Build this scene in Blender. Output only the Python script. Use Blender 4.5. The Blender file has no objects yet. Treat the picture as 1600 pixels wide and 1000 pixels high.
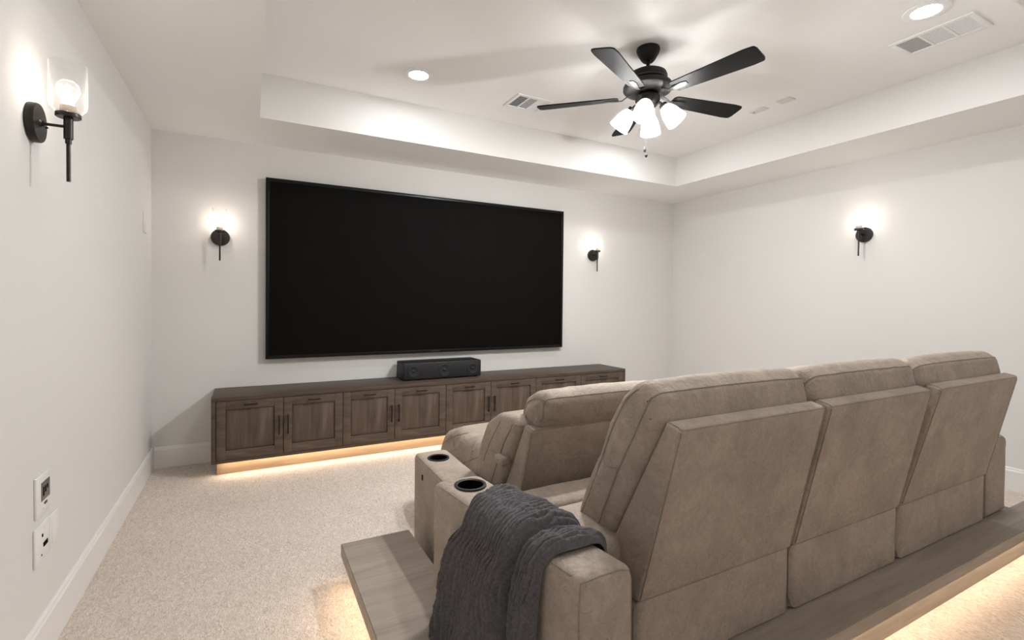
import bpy, bmesh, math, random
from mathutils import Vector, Matrix, noise
from mathutils.bvhtree import BVHTree
random.seed(7)
PI = math.pi
S = bpy.context.scene
COL = S.collection
R = math.radians

# ------------------------------------------------------------------ camera
CH = 1.2326
yaw, pitch, roll = R(28.1705), R(-0.9402), R(-0.5879)
fx, fy = math.sin(yaw), math.cos(yaw)
fwd = Vector((fx*math.cos(pitch), fy*math.cos(pitch), math.sin(pitch)))
upv = Vector((-fx*math.sin(pitch), -fy*math.sin(pitch), math.cos(pitch)))
rt = Vector((fy, -fx, 0))
right = math.cos(roll)*rt - math.sin(roll)*upv
up = math.sin(roll)*rt + math.cos(roll)*upv
cd = bpy.data.cameras.new('camera')
cam = bpy.data.objects.new('camera', cd); COL.objects.link(cam)
m3 = Matrix((right, up, -fwd)).transposed()
cam.matrix_world = Matrix.Translation((0, 0, CH)) @ m3.to_4x4()
cd.sensor_width = 36; cd.lens = 36*764.23/1600
cd.shift_y = (483.99-500)/1600
cd.clip_start = 0.02
S.camera = cam

# ------------------------------------------------------------------ world, exposure, light powers
w = bpy.data.worlds.new('world'); S.world = w; w.use_nodes = True
w.node_tree.nodes['Background'].inputs[0].default_value = (1, .95, .9, 1)
w.node_tree.nodes['Background'].inputs[1].default_value = 0.05
vs = S.view_settings
vs.view_transform = 'Standard'; vs.look = 'None'; vs.exposure = 0.68; vs.gamma = 1; vs.use_curve_mapping = False
P_FAN, P_SCONCE, E_DOWN, E_STRIP_CAB, E_STRIP_PLAT = 32.0, 0.5, 128.0, 24.0, 14.5

# ------------------------------------------------------------------ room dimensions
L, RW, D, H, T = -0.6237, 4.516, 4.3189, 2.44, 2.7345
BK = -1.3
TL, TR, TN, TF = 0.0555, 3.876, 0.79, 3.677
BB = 0.1535

# ------------------------------------------------------------------ node helpers
def new_mat(name, col=(.8, .8, .8), rough=.6, metal=0, spec=.5):
    m = bpy.data.materials.new(name); m.use_nodes = True
    b = m.node_tree.nodes['Principled BSDF']
    b.inputs['Base Color'].default_value = (*col, 1)
    b.inputs['Roughness'].default_value = rough
    b.inputs['Metallic'].default_value = metal
    b.inputs['Specular IOR Level'].default_value = spec
    return m
def nd(m, t, **kw):
    n = m.node_tree.nodes.new(t)
    for k, v in kw.items():
        if k in n.inputs: n.inputs[k].default_value = v
        else: setattr(n, k, v)
    return n
def ln(m, a, b): m.node_tree.links.new(a, b)
def bsdf(m): return m.node_tree.nodes['Principled BSDF']
def coords(m, scale=(1, 1, 1), rot=(0, 0, 0), src='Object'):
    tc = nd(m, 'ShaderNodeTexCoord'); mp = nd(m, 'ShaderNodeMapping')
    mp.inputs['Scale'].default_value = scale; mp.inputs['Rotation'].default_value = rot
    ln(m, tc.outputs[src], mp.inputs[0]); return mp.outputs[0]
def ramp(m, fac, stops):
    r = nd(m, 'ShaderNodeValToRGB'); ln(m, fac, r.inputs[0])
    e = r.color_ramp.elements
    e[0].position, e[0].color = stops[0][0], (*stops[0][1], 1)
    e[1].position, e[1].color = stops[-1][0], (*stops[-1][1], 1)
    for p, c in stops[1:-1]:
        x = e.new(p); x.color = (*c, 1)
    return r.outputs[0]
def bump(m, h, strength, dist, prev=None):
    b = nd(m, 'ShaderNodeBump'); b.inputs['Strength'].default_value = strength
    b.inputs['Distance'].default_value = dist; ln(m, h, b.inputs['Height'])
    if prev is not None: ln(m, prev, b.inputs['Normal'])
    ln(m, b.outputs[0], bsdf(m).inputs['Normal']); return b.outputs[0]
def ntex(m, vec, scale, detail=4, rough=.55, dist=0):
    n = nd(m, 'ShaderNodeTexNoise', Scale=scale, Detail=detail, Roughness=rough, Distortion=dist)
    ln(m, vec, n.inputs['Vector']); return n.outputs['Fac']

def mat_paint(name, col, amt=.12):
    m = new_mat(name, col, .75, spec=.25)
    v = coords(m)
    bump(m, ntex(m, v, 55, 3), amt, .004)
    return m
M_wall = mat_paint('wall_paint', (.715, .70, .682))
M_ceil = mat_paint('ceiling_paint', (.90, .90, .895), .08)
M_trim = new_mat('trim_paint', (.78, .76, .74), .4, spec=.4)
M_white = new_mat('white_plastic', (.80, .79, .77), .4)
M_platec = new_mat('wall_coloured_plate', (.715, .70, .682), .6)

M_carpet = new_mat('carpet', (.5, .42, .35), .95, spec=.1)
v = coords(M_carpet)
vw = coords(M_carpet, (1, .45, 1))
n1 = ntex(M_carpet, vw, 85, 5, .65, 1.8)
n2 = ntex(M_carpet, v, 3.0, 3)
n3 = ntex(M_carpet, v, 260, 2)
c1 = ramp(M_carpet, n1, [(.33, (.53, .44, .37)), (.5, (.75, .65, .565)), (.68, (.88, .79, .71))])
mx = nd(M_carpet, 'ShaderNodeMix', data_type='RGBA', blend_type='MULTIPLY'); mx.inputs[0].default_value = .5
ln(M_carpet, c1, mx.inputs[6])
ln(M_carpet, ramp(M_carpet, n2, [(.3, (.88, .87, .86)), (.7, (1, 1, 1))]), mx.inputs[7])
ln(M_carpet, mx.outputs[2], bsdf(M_carpet).inputs['Base Color'])
b1 = bump(M_carpet, n1, .7, .011)
bump(M_carpet, n3, .35, .004, b1)

def mat_leather(name, base, sc=1.0, gather=False):
    m = new_mat(name, base, .62, spec=.3)
    v = coords(m)
    a = ntex(m, v, 5, 4, .6, .6); b = ntex(m, v, 42*sc, 5, .65, 1.2); f = ntex(m, v, 230*sc, 3)
    lo = tuple(c*.84 for c in base); hi = tuple(min(1, c*1.15) for c in base)
    c1 = ramp(m, a, [(.3, lo), (.7, hi)])
    c2 = ramp(m, b, [(.33, (.80, .80, .80)), (.58, (1, 1, 1)), (.75, (1.08, 1.07, 1.06))])  # dips of the relief tinted darker, crease shade put into the colour
    mx = nd(m, 'ShaderNodeMix', data_type='RGBA', blend_type='MULTIPLY'); mx.inputs[0].default_value = .8
    ln(m, c1, mx.inputs[6]); ln(m, c2, mx.inputs[7]); ln(m, mx.outputs[2], bsdf(m).inputs['Base Color'])
    p = bump(m, b, .8, .007); p = bump(m, f, .2, .0015, p)
    if gather:
        g = ntex(m, coords(m, (70, 5, 5)), 1.0, 3, .6, .5); bump(m, g, .55, .006, p)
    return m
LEA = (.385, .315, .254)
M_leather = mat_leather('taupe_leather', LEA)
M_gather = mat_leather('taupe_leather_gathered', LEA, 1.0, True)
M_seam = mat_leather('leather_seam', tuple(c*.78 for c in LEA), 2)
M_throw = new_mat('charcoal_knit', (.05, .047, .05), .95, spec=.1)
v = coords(M_throw)
tn = ntex(M_throw, v, 120, 4, .7)
ln(M_throw, ramp(M_throw, tn, [(.3, (.078, .072, .075)), (.7, (.14, .132, .136))]), bsdf(M_throw).inputs['Base Color'])
bump(M_throw, tn, .4, .004)

def mat_wood(name, dark, mid, light, axis='x', sc=1.0, rough=.5, blotch=.5):
    m = new_mat(name, mid, rough, spec=.35)
    s = {'x': (1.2, 14, 14), 'z': (14, 14, 1.2)}[axis]
    v = coords(m, tuple(q*sc for q in s))
    v2 = coords(m, tuple(q*sc*.4 for q in s))
    a = ntex(m, v, 3, 6, .65, 1.0); b = ntex(m, v2, 2.0, 4, .6, 2.2)
    c1 = ramp(m, a, [(.3, dark), (.52, mid), (.75, light)])
    c2 = ramp(m, b, [(.35, (1-blotch*.5,)*3), (.65, (1.06,)*3)])
    mx = nd(m, 'ShaderNodeMix', data_type='RGBA', blend_type='MULTIPLY'); mx.inputs[0].default_value = 1
    ln(m, c1, mx.inputs[6]); ln(m, c2, mx.inputs[7]); ln(m, mx.outputs[2], bsdf(m).inputs['Base Color'])
    bump(m, a, .12, .002)
    return m
M_cab = mat_wood('walnut_cabinet', (.062, .042, .030), (.088, .061, .045), (.115, .082, .061))
M_door = mat_wood('walnut_door', (.070, .048, .034), (.108, .077, .056), (.148, .108, .081), 'x', .6)
M_cabv = mat_wood('walnut_cabinet_upright', (.064, .043, .031), (.105, .073, .053), (.155, .113, .085), 'z', .55)
M_plat = mat_wood('greyed_oak_riser', (.275, .228, .185), (.335, .283, .232), (.385, .33, .275), 'x', .55, .55, .25)
M_kick = mat_wood('pale_kickboard', (.32, .23, .15), (.37, .27, .18), (.42, .32, .22), 'x', .6)
M_black = new_mat('black_metal', (.010, .0095, .0095), .5, spec=.22)
M_bronze = new_mat('dark_bronze_metal', (.018, .015, .013), .38, .3)
M_pull = new_mat('dark_pull_metal', (.02, .015, .012), .4, .5)
M_blade = new_mat('matte_black_blade', (.005, .0048, .0048), .6, spec=.15)
M_screen = new_mat('screen', (.0045, .0042, .0038), .65, spec=.04)
M_bezel = new_mat('bezel', (.0035, .0035, .0035), .35, spec=.25)
M_spk = new_mat('speaker_body', (.012, .0125, .0135), .55, spec=.4)
M_spkr = new_mat('speaker_ring', (.03, .031, .033), .4, spec=.5)
M_grey = new_mat('logo_grey', (.05, .05, .05), .4)
M_dark = new_mat('dark_void', (.004, .004, .004), .9, spec=.05)
M_vent = new_mat('vent_white', (.86, .87, .88), .45)
M_ventbk = new_mat('vent_duct', (.16, .165, .175), .8)
M_lcd = new_mat('lcd_grey', (.10, .105, .11), .3)
M_socket = new_mat('lamp_socket', (.55, .47, .40), .5)
M_chrome = new_mat('brushed_steel', (.5, .5, .5), .3, 1)

def mat_glass(name, tint=.97, rim=.55):
    m = bpy.data.materials.new(name); m.use_nodes = True
    m.node_tree.nodes.clear()
    o = nd(m, 'ShaderNodeOutputMaterial'); t = nd(m, 'ShaderNodeBsdfTransparent'); g = nd(m, 'ShaderNodeBsdfGlossy')
    t.inputs[0].default_value = (tint, tint, tint, 1); g.inputs['Roughness'].default_value = .03
    f = nd(m, 'ShaderNodeLayerWeight'); f.inputs[0].default_value = .5
    pw = nd(m, 'ShaderNodeMath', operation='POWER'); ln(m, f.outputs['Facing'], pw.inputs[0]); pw.inputs[1].default_value = 5
    mu = nd(m, 'ShaderNodeMath', operation='MULTIPLY_ADD'); ln(m, pw.outputs[0], mu.inputs[0]); mu.inputs[1].default_value = rim; mu.inputs[2].default_value = .035
    dd = nd(m, 'ShaderNodeBsdfDiffuse'); dd.inputs[0].default_value = (.9, .9, .9, 1)  # white diffuse at grazing angles paints in a bright glass edge
    gm = nd(m, 'ShaderNodeMixShader'); gm.inputs[0].default_value = .55
    ln(m, g.outputs[0], gm.inputs[1]); ln(m, dd.outputs[0], gm.inputs[2])
    mix = nd(m, 'ShaderNodeMixShader'); ln(m, mu.outputs[0], mix.inputs[0])
    ln(m, t.outputs[0], mix.inputs[1]); ln(m, gm.outputs[0], mix.inputs[2]); ln(m, mix.outputs[0], o.inputs[0])
    return m
M_glass = mat_glass('clear_glass', .98, .9)
M_bulb = mat_glass('bulb_glass', .99, .8)
def mat_emit(name, col, s):
    m = bpy.data.materials.new(name); m.use_nodes = True; m.node_tree.nodes.clear()
    o = nd(m, 'ShaderNodeOutputMaterial'); e = nd(m, 'ShaderNodeEmission')
    e.inputs[0].default_value = (*col, 1); e.inputs[1].default_value = s
    ln(m, e.outputs[0], o.inputs[0]); return m
M_down = mat_emit('downlight_lens', (.965, .985, 1), E_DOWN)
M_down_fill = mat_emit('fill_downlight_lens', (.965, .985, 1), E_DOWN*.6)  # lens of the added fill lamps behind the camera
M_fil = mat_emit('lit_filament', (1, .85, .65), 60)
M_frost = mat_emit('lit_frosted_bulb', (1, .93, .85), 12)
M_strip_c = mat_emit('led_strip_warm', (1, .78, .56), E_STRIP_CAB)
M_strip_p = mat_emit('led_strip_warm_riser', (1, .78, .56), E_STRIP_PLAT)
# opal glass shade lit from inside
M_opal = bpy.data.materials.new('opal_glass'); M_opal.use_nodes = True
M_opal.node_tree.nodes.clear()
o = nd(M_opal, 'ShaderNodeOutputMaterial'); tr = nd(M_opal, 'ShaderNodeBsdfTranslucent'); df = nd(M_opal, 'ShaderNodeBsdfDiffuse')
tp = nd(M_opal, 'ShaderNodeBsdfTransparent')
tr.inputs[0].default_value = (.95, .93, .9, 1); df.inputs[0].default_value = (.9, .88, .86, 1)
m1 = nd(M_opal, 'ShaderNodeMixShader'); m1.inputs[0].default_value = .3
m2 = nd(M_opal, 'ShaderNodeMixShader'); m2.inputs[0].default_value = .25
ln(M_opal, tr.outputs[0], m1.inputs[1]); ln(M_opal, df.outputs[0], m1.inputs[2])
ln(M_opal, m1.outputs[0], m2.inputs[1]); ln(M_opal, tp.outputs[0], m2.inputs[2]); ln(M_opal, m2.outputs[0], o.inputs[0])

# ------------------------------------------------------------------ object helpers
def tag(o, label=None, cat=None, group=None, kind=None):
    if label: o['label'] = label
    if cat: o['category'] = cat
    if group: o['group'] = group
    if kind: o['kind'] = kind
    return o
def empty(name, loc=(0, 0, 0), label=None, cat=None, group=None, rot=None):
    o = bpy.data.objects.new(name, None); COL.objects.link(o); o.location = loc; o.empty_display_size = .05
    if rot: o.rotation_euler = rot
    return tag(o, label, cat, group)
def fin(name, bm, mat, parent=None, smooth=True, world=True, autosm=None, kind=None):
    """link a bmesh as one mesh object; verts given in world space when the parent is not rotated"""
    bmesh.ops.recalc_face_normals(bm, faces=bm.faces)
    me = bpy.data.meshes.new(name); bm.to_mesh(me); bm.free()
    o = bpy.data.objects.new(name, me); COL.objects.link(o)
    if parent is not None:
        off = Vector((0, 0, 0))
        if world:
            p = parent
            while p: off += p.location; p = p.parent
            me.transform(Matrix.Translation(-off))
        o.parent = parent
    elif world:
        c = Vector((0, 0, 0)); vsx = [v.co for v in me.vertices]
        lo = Vector([min(v[i] for v in vsx) for i in range(3)]); hi = Vector([max(v[i] for v in vsx) for i in range(3)])
        c = (lo+hi)/2; c.z = lo.z
        me.transform(Matrix.Translation(-c)); o.location = c
    if mat: me.materials.append(mat)
    if smooth:
        for p in me.polygons: p.use_smooth = True
        me.set_sharp_from_angle(angle=R(38 if autosm is None else autosm))
    if kind: o['kind'] = kind
    return o
def box(bm, x0, x1, y0, y1, z0, z1, bev=0, seg=2, mat_i=0):
    r = bmesh.ops.create_cube(bm, size=1)
    vv = r['verts']
    bmesh.ops.scale(bm, vec=(abs(x1-x0), abs(y1-y0), abs(z1-z0)), verts=vv)
    bmesh.ops.translate(bm, vec=((x0+x1)/2, (y0+y1)/2, (z0+z1)/2), verts=vv)
    if bev > 0:
        es = list({e for v in vv for e in v.link_edges})
        bmesh.ops.bevel(bm, geom=es, offset=bev, segments=seg, profile=.5, affect='EDGES')
def bx(name, mat, parent, *a, bev=0, seg=2, **k):
    bm = bmesh.new(); box(bm, *a, bev=bev, seg=seg); return fin(name, bm, mat, parent, **k)
def lathe(bm, prof, n=32, mtx=None, close=False):
    """prof: list of (r, z); revolved about z, then transformed by mtx"""
    rings = []
    for r, z in prof:
        if r < 1e-6:
            rings.append([bm.verts.new((0, 0, z))])
        else:
            rings.append([bm.verts.new((r*math.cos(2*PI*i/n), r*math.sin(2*PI*i/n), z)) for i in range(n)])
    for a, b in zip(rings, rings[1:]):
        for i in range(n):
            j = (i+1) % n
            if len(a) == 1 and len(b) == 1: continue
            if len(a) == 1: bm.faces.new((a[0], b[i], b[j]))
            elif len(b) == 1: bm.faces.new((a[i], a[j], b[0]))
            else: bm.faces.new((a[i], a[j], b[j], b[i]))
    if mtx is not None:
        bmesh.ops.transform(bm, matrix=mtx, verts=[v for r in rings for v in r])
def tube(bm, pts, r, n=8, caps=True):
    pts = [Vector(p) for p in pts]; rings = []
    prevn = None
    for i, p in enumerate(pts):
        d = (pts[min(i+1, len(pts)-1)]-pts[max(i-1, 0)]).normalized()
        if prevn is None:
            a = Vector((0, 0, 1)) if abs(d.z) < .9 else Vector((1, 0, 0)); nn = d.cross(a).normalized()
        else:
            nn = (prevn-d*prevn.dot(d)).normalized()
        prevn = nn; b = d.cross(nn)
        rr = r[i] if isinstance(r, (list, tuple)) else r
        rings.append([bm.verts.new(p+rr*(math.cos(2*PI*k/n)*nn+math.sin(2*PI*k/n)*b)) for k in range(n)])
    for a, b in zip(rings, rings[1:]):
        for k in range(n): bm.faces.new((a[k], a[(k+1) % n], b[(k+1) % n], b[k]))
    if caps:
        bm.faces.new(rings[0]); bm.faces.new(rings[-1][::-1])
def rot_to(d):
    return Vector((0, 0, 1)).rotation_difference(Vector(d).normalized()).to_matrix().to_4x4()

def rpoly(pts, r=.02, seg=5, step=.02):
    """closed polygon with rounded corners, resampled"""
    n = len(pts); out = []
    P = [Vector(p[:2]) for p in pts]
    for i in range(n):
        a, b, c = P[i-1], P[i], P[(i+1) % n]
        rr = pts[i][2] if len(pts[i]) > 2 else r
        u = (a-b); w_ = (c-b); lu, lw = u.length, w_.length; u.normalize(); w_.normalize()
        ang = u.angle(w_)
        t = min(rr/math.tan(ang/2) if ang > .02 else 0, lu*.48, lw*.48)
        if ang > PI-.05 or t < 1e-4: out.append(b); continue
        p0, p1 = b+u*t, b+w_*t
        for k in range(seg+1):
            s = k/seg; out.append((1-s)**2*p0+2*s*(1-s)*b+s*s*p1)
    res = []
    for i in range(len(out)):
        a, b = out[i], out[(i+1) % len(out)]
        k = max(1, int((b-a).length/step))
        for j in range(k): res.append(a+(b-a)*j/k)
    return res
def offset_in(pp, d):
    n = len(pp); area = sum(pp[i].x*pp[(i+1) % n].y-pp[(i+1) % n].x*pp[i].y for i in range(n)); s = 1 if area > 0 else -1
    out = []
    for i in range(n):
        t = (pp[(i+1) % n]-pp[i-1]).normalized()
        out.append(pp[i]+Vector((-t.y, t.x))*s*d)
    return out
def loft(bm, prof, a0, a1, r=.03, nst=10, dome=.006, crown=0.0, fn=None, wr=0.0, wsc=(8, 8, 8)):
    """soft slab: closed 2D profile swept from a0 to a1 with rounded ends and domed end faces"""
    fn = fn or (lambda a, b, c: Vector((a, b, c)))
    st = []
    for k in range(5):
        th = PI/2*k/4; st.append((a0+r*(1-math.sin(th)), r*(1-math.cos(th))))
    st = st[::-1] if False else st
    ends = [(a0+r*(1-math.sin(PI/2*k/4)), r*(1-math.cos(PI/2*k/4))) for k in range(4, -1, -1)]
    ends2 = [(a1-r*(1-math.sin(PI/2*k/4)), r*(1-math.cos(PI/2*k/4))) for k in range(0, 5)]
    mid = [(a0+r+(a1-a0-2*r)*i/nst, None) for i in range(1, nst)]
    cen = sum(prof, Vector((0, 0)))/len(prof)
    rings = []
    seq = [(a0+r*(math.sin(0)*0+ (1-math.cos(t))), r*(1-math.sin(t))) for t in [PI/2*k/4 for k in range(0, 5)]]
    seq2 = [(a1-(a-a0), o) for a, o in seq][::-1]
    allst = seq+[(a, 0) for a, _ in mid]+seq2
    L_ = a1-a0
    def put(pp, a):
        vs_ = []
        for q in pp:
            p = fn(a, q.x, q.y)
            if wr:
                nv = Vector((p.x*wsc[0], p.y*wsc[1], p.z*wsc[2]))
                d = Vector((0, q.x-cen.x, q.y-cen.y));
                if d.length > 1e-5: d.normalize()
                p = p+d*wr*noise.noise(nv)
            vs_.append(bm.verts.new(p))
        return vs_
    first = [cen+(q-cen)*0 for q in prof]
    for a, o_ in allst:
        t = (a-a0)/L_; cr = crown*(1-(2*t-1)**2)
        pp = offset_in(prof, o_-cr)
        rings.append(put(pp, a))
    def cap(pp, a, sgn, ring, flip):
        prev = ring
        for s in (.75, .5, .25):
            cur = put([cen+(q-cen)*s for q in pp], a+sgn*dome*(1-s*s))
            n = len(cur)
            for i in range(n):
                j = (i+1) % n
                f = (prev[i], prev[j], cur[j], cur[i]); bm.faces.new(f)
            prev = cur
        c = bm.verts.new(fn(a+sgn*dome, cen.x, cen.y))
        n = len(prev)
        for i in range(n): bm.faces.new((prev[i], prev[(i+1) % n], c))
    for A, B in zip(rings, rings[1:]):
        n = len(A)
        for i in range(n):
            j = (i+1) % n; bm.faces.new((A[i], A[j], B[j], B[i]))
    cap(offset_in(prof, allst[0][1]), allst[0][0], -1, rings[0], 0)
    cap(offset_in(prof, allst[-1][1]), allst[-1][0], 1, rings[-1], 1)

# ------------------------------------------------------------------ setting
def struct(name, bm, mat, parent=None, **k):
    o = fin(name, bm, mat, parent, smooth=False, **k); o['kind'] = 'structure'; return o
def sbox(name, mat, *a, **k):
    bm = bmesh.new(); box(bm, *a, **k); return struct(name, bm, mat)
sbox('floor', M_carpet, L-.1, RW+.1, BK-.1, D+.1, -.1, 0)
sbox('wall_left', M_wall, L-.1, L, BK-.1, D+.1, 0, H+.4)
sbox('wall_back', M_wall, L, RW, D, D+.1, 0, H+.4)
sbox('wall_right', M_wall, RW, RW+.1, BK-.1, D+.1, 0, H+.4)
sbox('wall_front', M_wall, L, RW, BK-.1, BK, 0, H+.4)
bm = bmesh.new()
# lower ceiling ring around the raised tray, one solid
outer = [(L, BK), (RW, BK), (RW, D), (L, D)]; inner = [(TL, TN), (TR, TN), (TR, TF), (TL, TF)]
def ringface(z):
    o_ = [bm.verts.new((*p, z)) for p in outer]; i_ = [bm.verts.new((*p, z)) for p in inner]
    for k in range(4):
        j = (k+1) % 4; bm.faces.new((o_[k], o_[j], i_[j], i_[k]))
    return o_, i_
a = ringface(H); b = ringface(T)
for k in range(4):
    j = (k+1) % 4
    bm.faces.new((a[0][k], a[0][j], b[0][j], b[0][k])); bm.faces.new((a[1][k], a[1][j], b[1][j], b[1][k]))
oc = struct('ceiling', bm, M_ceil)
oc.data.materials.append(M_wall)      # darker wall colour on the tray's upright sides tones down the light there
for p_ in oc.data.polygons:
    if abs(p_.normal.z) < .5: p_.material_index = 1
sbox('ceiling_tray', M_ceil, L, RW, BK, D, T+.0005, T+.1)
def baseboard(name, p0, p1, inward):
    """moulded board: flat face with a small bevelled top lip"""
    bm = bmesh.new(); t = .014
    prof = [(0, 0), (t, 0), (t, BB-.022), (t*.75, BB-.016), (t*.62, BB-.006), (t*.3, BB), (0, BB)]
    r0 = [bm.verts.new((p0[0]+inward[0]*d, p0[1]+inward[1]*d, z)) for d, z in prof]
    r1 = [bm.verts.new((p1[0]+inward[0]*d, p1[1]+inward[1]*d, z)) for d, z in prof]
    for i in range(len(prof)):
        j = (i+1) % len(prof); bm.faces.new((r0[i], r0[j], r1[j], r1[i]))
    bm.faces.new(r0); bm.faces.new(r1[::-1])
    struct(name, bm, M_trim)
baseboard('baseboard_left', (L, BK), (L, D), (1, 0))
baseboard('baseboard_back', (L+.014, D), (RW-.014, D), (0, -1))
baseboard('baseboard_right', (RW, BK), (RW, D), (-1, 0))
baseboard('baseboard_front', (L+.014, BK), (RW-.014, BK), (0, 1))

# ------------------------------------------------------------------ riser platform
PZ = .165
def riser():
    root = empty('riser_platform', (1.9, 1.5, 0), 'low grey-brown wood riser with warm light under its edge, carrying the nearer sofa', 'platform')
    X0, XN, YF, YN, YB, XR = .352, .655, 2.222, 1.715, .885, RW-.016
    outline = [(X0, YB), (XR, YB), (XR, 1.022), (3.56, 1.022), (3.56, YN), (XN, YN), (XN, YF), (X0, YF)]
    th = .052
    def prism(pts, z0, z1, bev=0):
        bm = bmesh.new()
        lo = [bm.verts.new((x, y, z0)) for x, y in pts]; hi = [bm.verts.new((x, y, z1)) for x, y in pts]
        bm.faces.new(lo[::-1]); bm.faces.new(hi); n = len(pts)
        for i in range(n): bm.faces.new((lo[i], lo[(i+1) % n], hi[(i+1) % n], hi[i]))
        if bev: bmesh.ops.bevel(bm, geom=[e for e in bm.edges if all(v.co.z > z1-1e-4 for v in e.verts)], offset=bev, segments=2, affect='EDGES')
        return bm
    fin('deck', prism(outline, PZ-th, PZ, .003), M_plat, root, smooth=False)
    k = .035
    ol = [(X0+k, YB+k), (XR, YB+k), (XR, 1.022-k), (3.56-k, 1.022-k), (3.56-k, YN-k), (XN-k, YN-k), (XN-k, YF-k), (X0+k, YF-k)]
    fin('kickboard', prism(ol, 0.0, PZ-th), M_plat, root, smooth=False)
    s = .016
    bx('light_strip', M_strip_p, root, X0+k-s, X0+k-.001, YB+k, YF-k, PZ-th-.008, PZ-th-.001, smooth=False)
    bx('light_strip', M_strip_p, root, X0+k, XR-.02, YB+k-s, YB+k-.001, PZ-th-.008, PZ-th-.001, smooth=False)
riser()

# ------------------------------------------------------------------ media cabinet
CL, CR, CF, CT, CB = -.2338, 3.4178, 3.8873, .5532, .097
def cabinet():
    root = empty('media_cabinet', ((CL+CR)/2, (CF+D)/2, 0), 'long low dark brown wooden media cabinet with eight shaker doors, glowing underneath', 'cabinet')
    Y1 = D-.002; F = CF
    bx('top_panel', M_cab, root, CL, CR, F, Y1, CT-.026, CT, bev=.0015)
    bx('side_panel', M_cab, root, CL, CL+.026, F, Y1, CB, CT-.026, bev=.001)
    bx('side_panel', M_cab, root, CR-.026, CR, F, Y1, CB, CT-.026, bev=.001)
    bx('bottom_panel', M_cab, root, CL+.026, CR-.026, F, Y1, CB, CB+.021, bev=.001)
    bx('carcass_shade_fill', M_dark, root, CL+.026, CR-.026, F+.024, Y1, CB+.021, CT-.026)  # black filling paints shade into the gaps round doors and panels
    bx('plinth', M_kick, root, CL+.03, CR-.03, F+.075, Y1-.02, 0, CB)
    bx('light_strip', M_strip_c, root, CL+.05, CR-.05, F+.030, F+.040, CB-.006, CB-.001, smooth=False)
    xs = [-.206, .214, .627, 1.025, 1.46, 1.88, 2.345, 2.856, 3.39]
    z0, z1 = CB+.023, CT-.029
    for i in range(8):
        a, b = xs[i]+.002, xs[i+1]-.002
        d = empty('door', ((a+b)/2, F+.01, (z0+z1)/2)); d.parent = root; d.location -= root.location
        rl = .056
        bm = bmesh.new()
        # frame: stiles and rails, mitred as separate solids, joined flush
        box(bm, a, a+rl, F+.001, F+.021, z0, z1, bev=.0012); box(bm, b-rl, b, F+.001, F+.021, z0, z1, bev=.0012)
        box(bm, a+rl, b-rl, F+.001, F+.021, z1-.058, z1, bev=.0012); box(bm, a+rl, b-rl, F+.001, F+.021, z0, z0+.062, bev=.0012)
        fin('door_frame', bm, M_door, d)
        bx('door_panel', M_cabv, d, a+rl+.0025, b-rl-.0025, F+.010, F+.018, z0+.0645, z1-.0605, bev=.001)
        # vertical pull at the meeting stile
        hx = b-.027 if i % 2 == 0 else a+.027
        bm = bmesh.new()
        box(bm, hx-.005, hx+.005, F-.028, F-.018, .262, .401, bev=.0015)
        for zz in (.275, .388): box(bm, hx-.0035, hx+.0035, F-.019, F+.001, zz-.0035, zz+.0035)
        fin('handle', bm, M_pull, d)
        mx_ = (a+b)/2
        bm = bmesh.new()
        box(bm, mx_-.044, mx_+.044, F-.028, F-.018, z1-.034, z1-.024, bev=.0015)
        for q in (-.034, .034): box(bm, mx_+q-.0035, mx_+q+.0035, F-.019, F+.001, z1-.0325, z1-.0255)
        fin('handle', bm, M_pull, d)
cabinet()

# ------------------------------------------------------------------ television
def tv():
    x0, x1, z0, z1 = .1061, 2.8829, .7632, 2.1785
    root = empty('television', ((x0+x1)/2, D-.03, z0), 'very large flat black television hanging on the wall above the cabinet', 'television')
    yf = D-.06; b = .026
    bm = bmesh.new()
    box(bm, x0, x0+b, yf, D-.02, z0, z1, bev=.002); box(bm, x1-b, x1, yf, D-.02, z0, z1, bev=.002)
    box(bm, x0+b, x1-b, yf, D-.02, z1-b, z1, bev=.002); box(bm, x0+b, x1-b, yf, D-.02, z0, z0+b, bev=.002)
    fin('bezel', bm, M_bezel, root)
    bx('screen', M_screen, root, x0+b, x1-b, yf+.006, yf+.012, z0+b, z1-b, smooth=False)
    bx('rear_housing', M_bezel, root, x0+.03, x1-.03, yf+.013, D-.001, z0+.03, z1-.03, smooth=False)
    bm = bmesh.new()
    box(bm, 1.452, 1.458, yf-.001, yf+.001, z0+.006, z0+.020)
    for k in range(5): box(bm, 1.466+k*.014, 1.475+k*.014, yf-.001, yf+.001, z0+.009, z0+.017)
    fin('logo', bm, M_grey, root, smooth=False)
tv()

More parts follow.
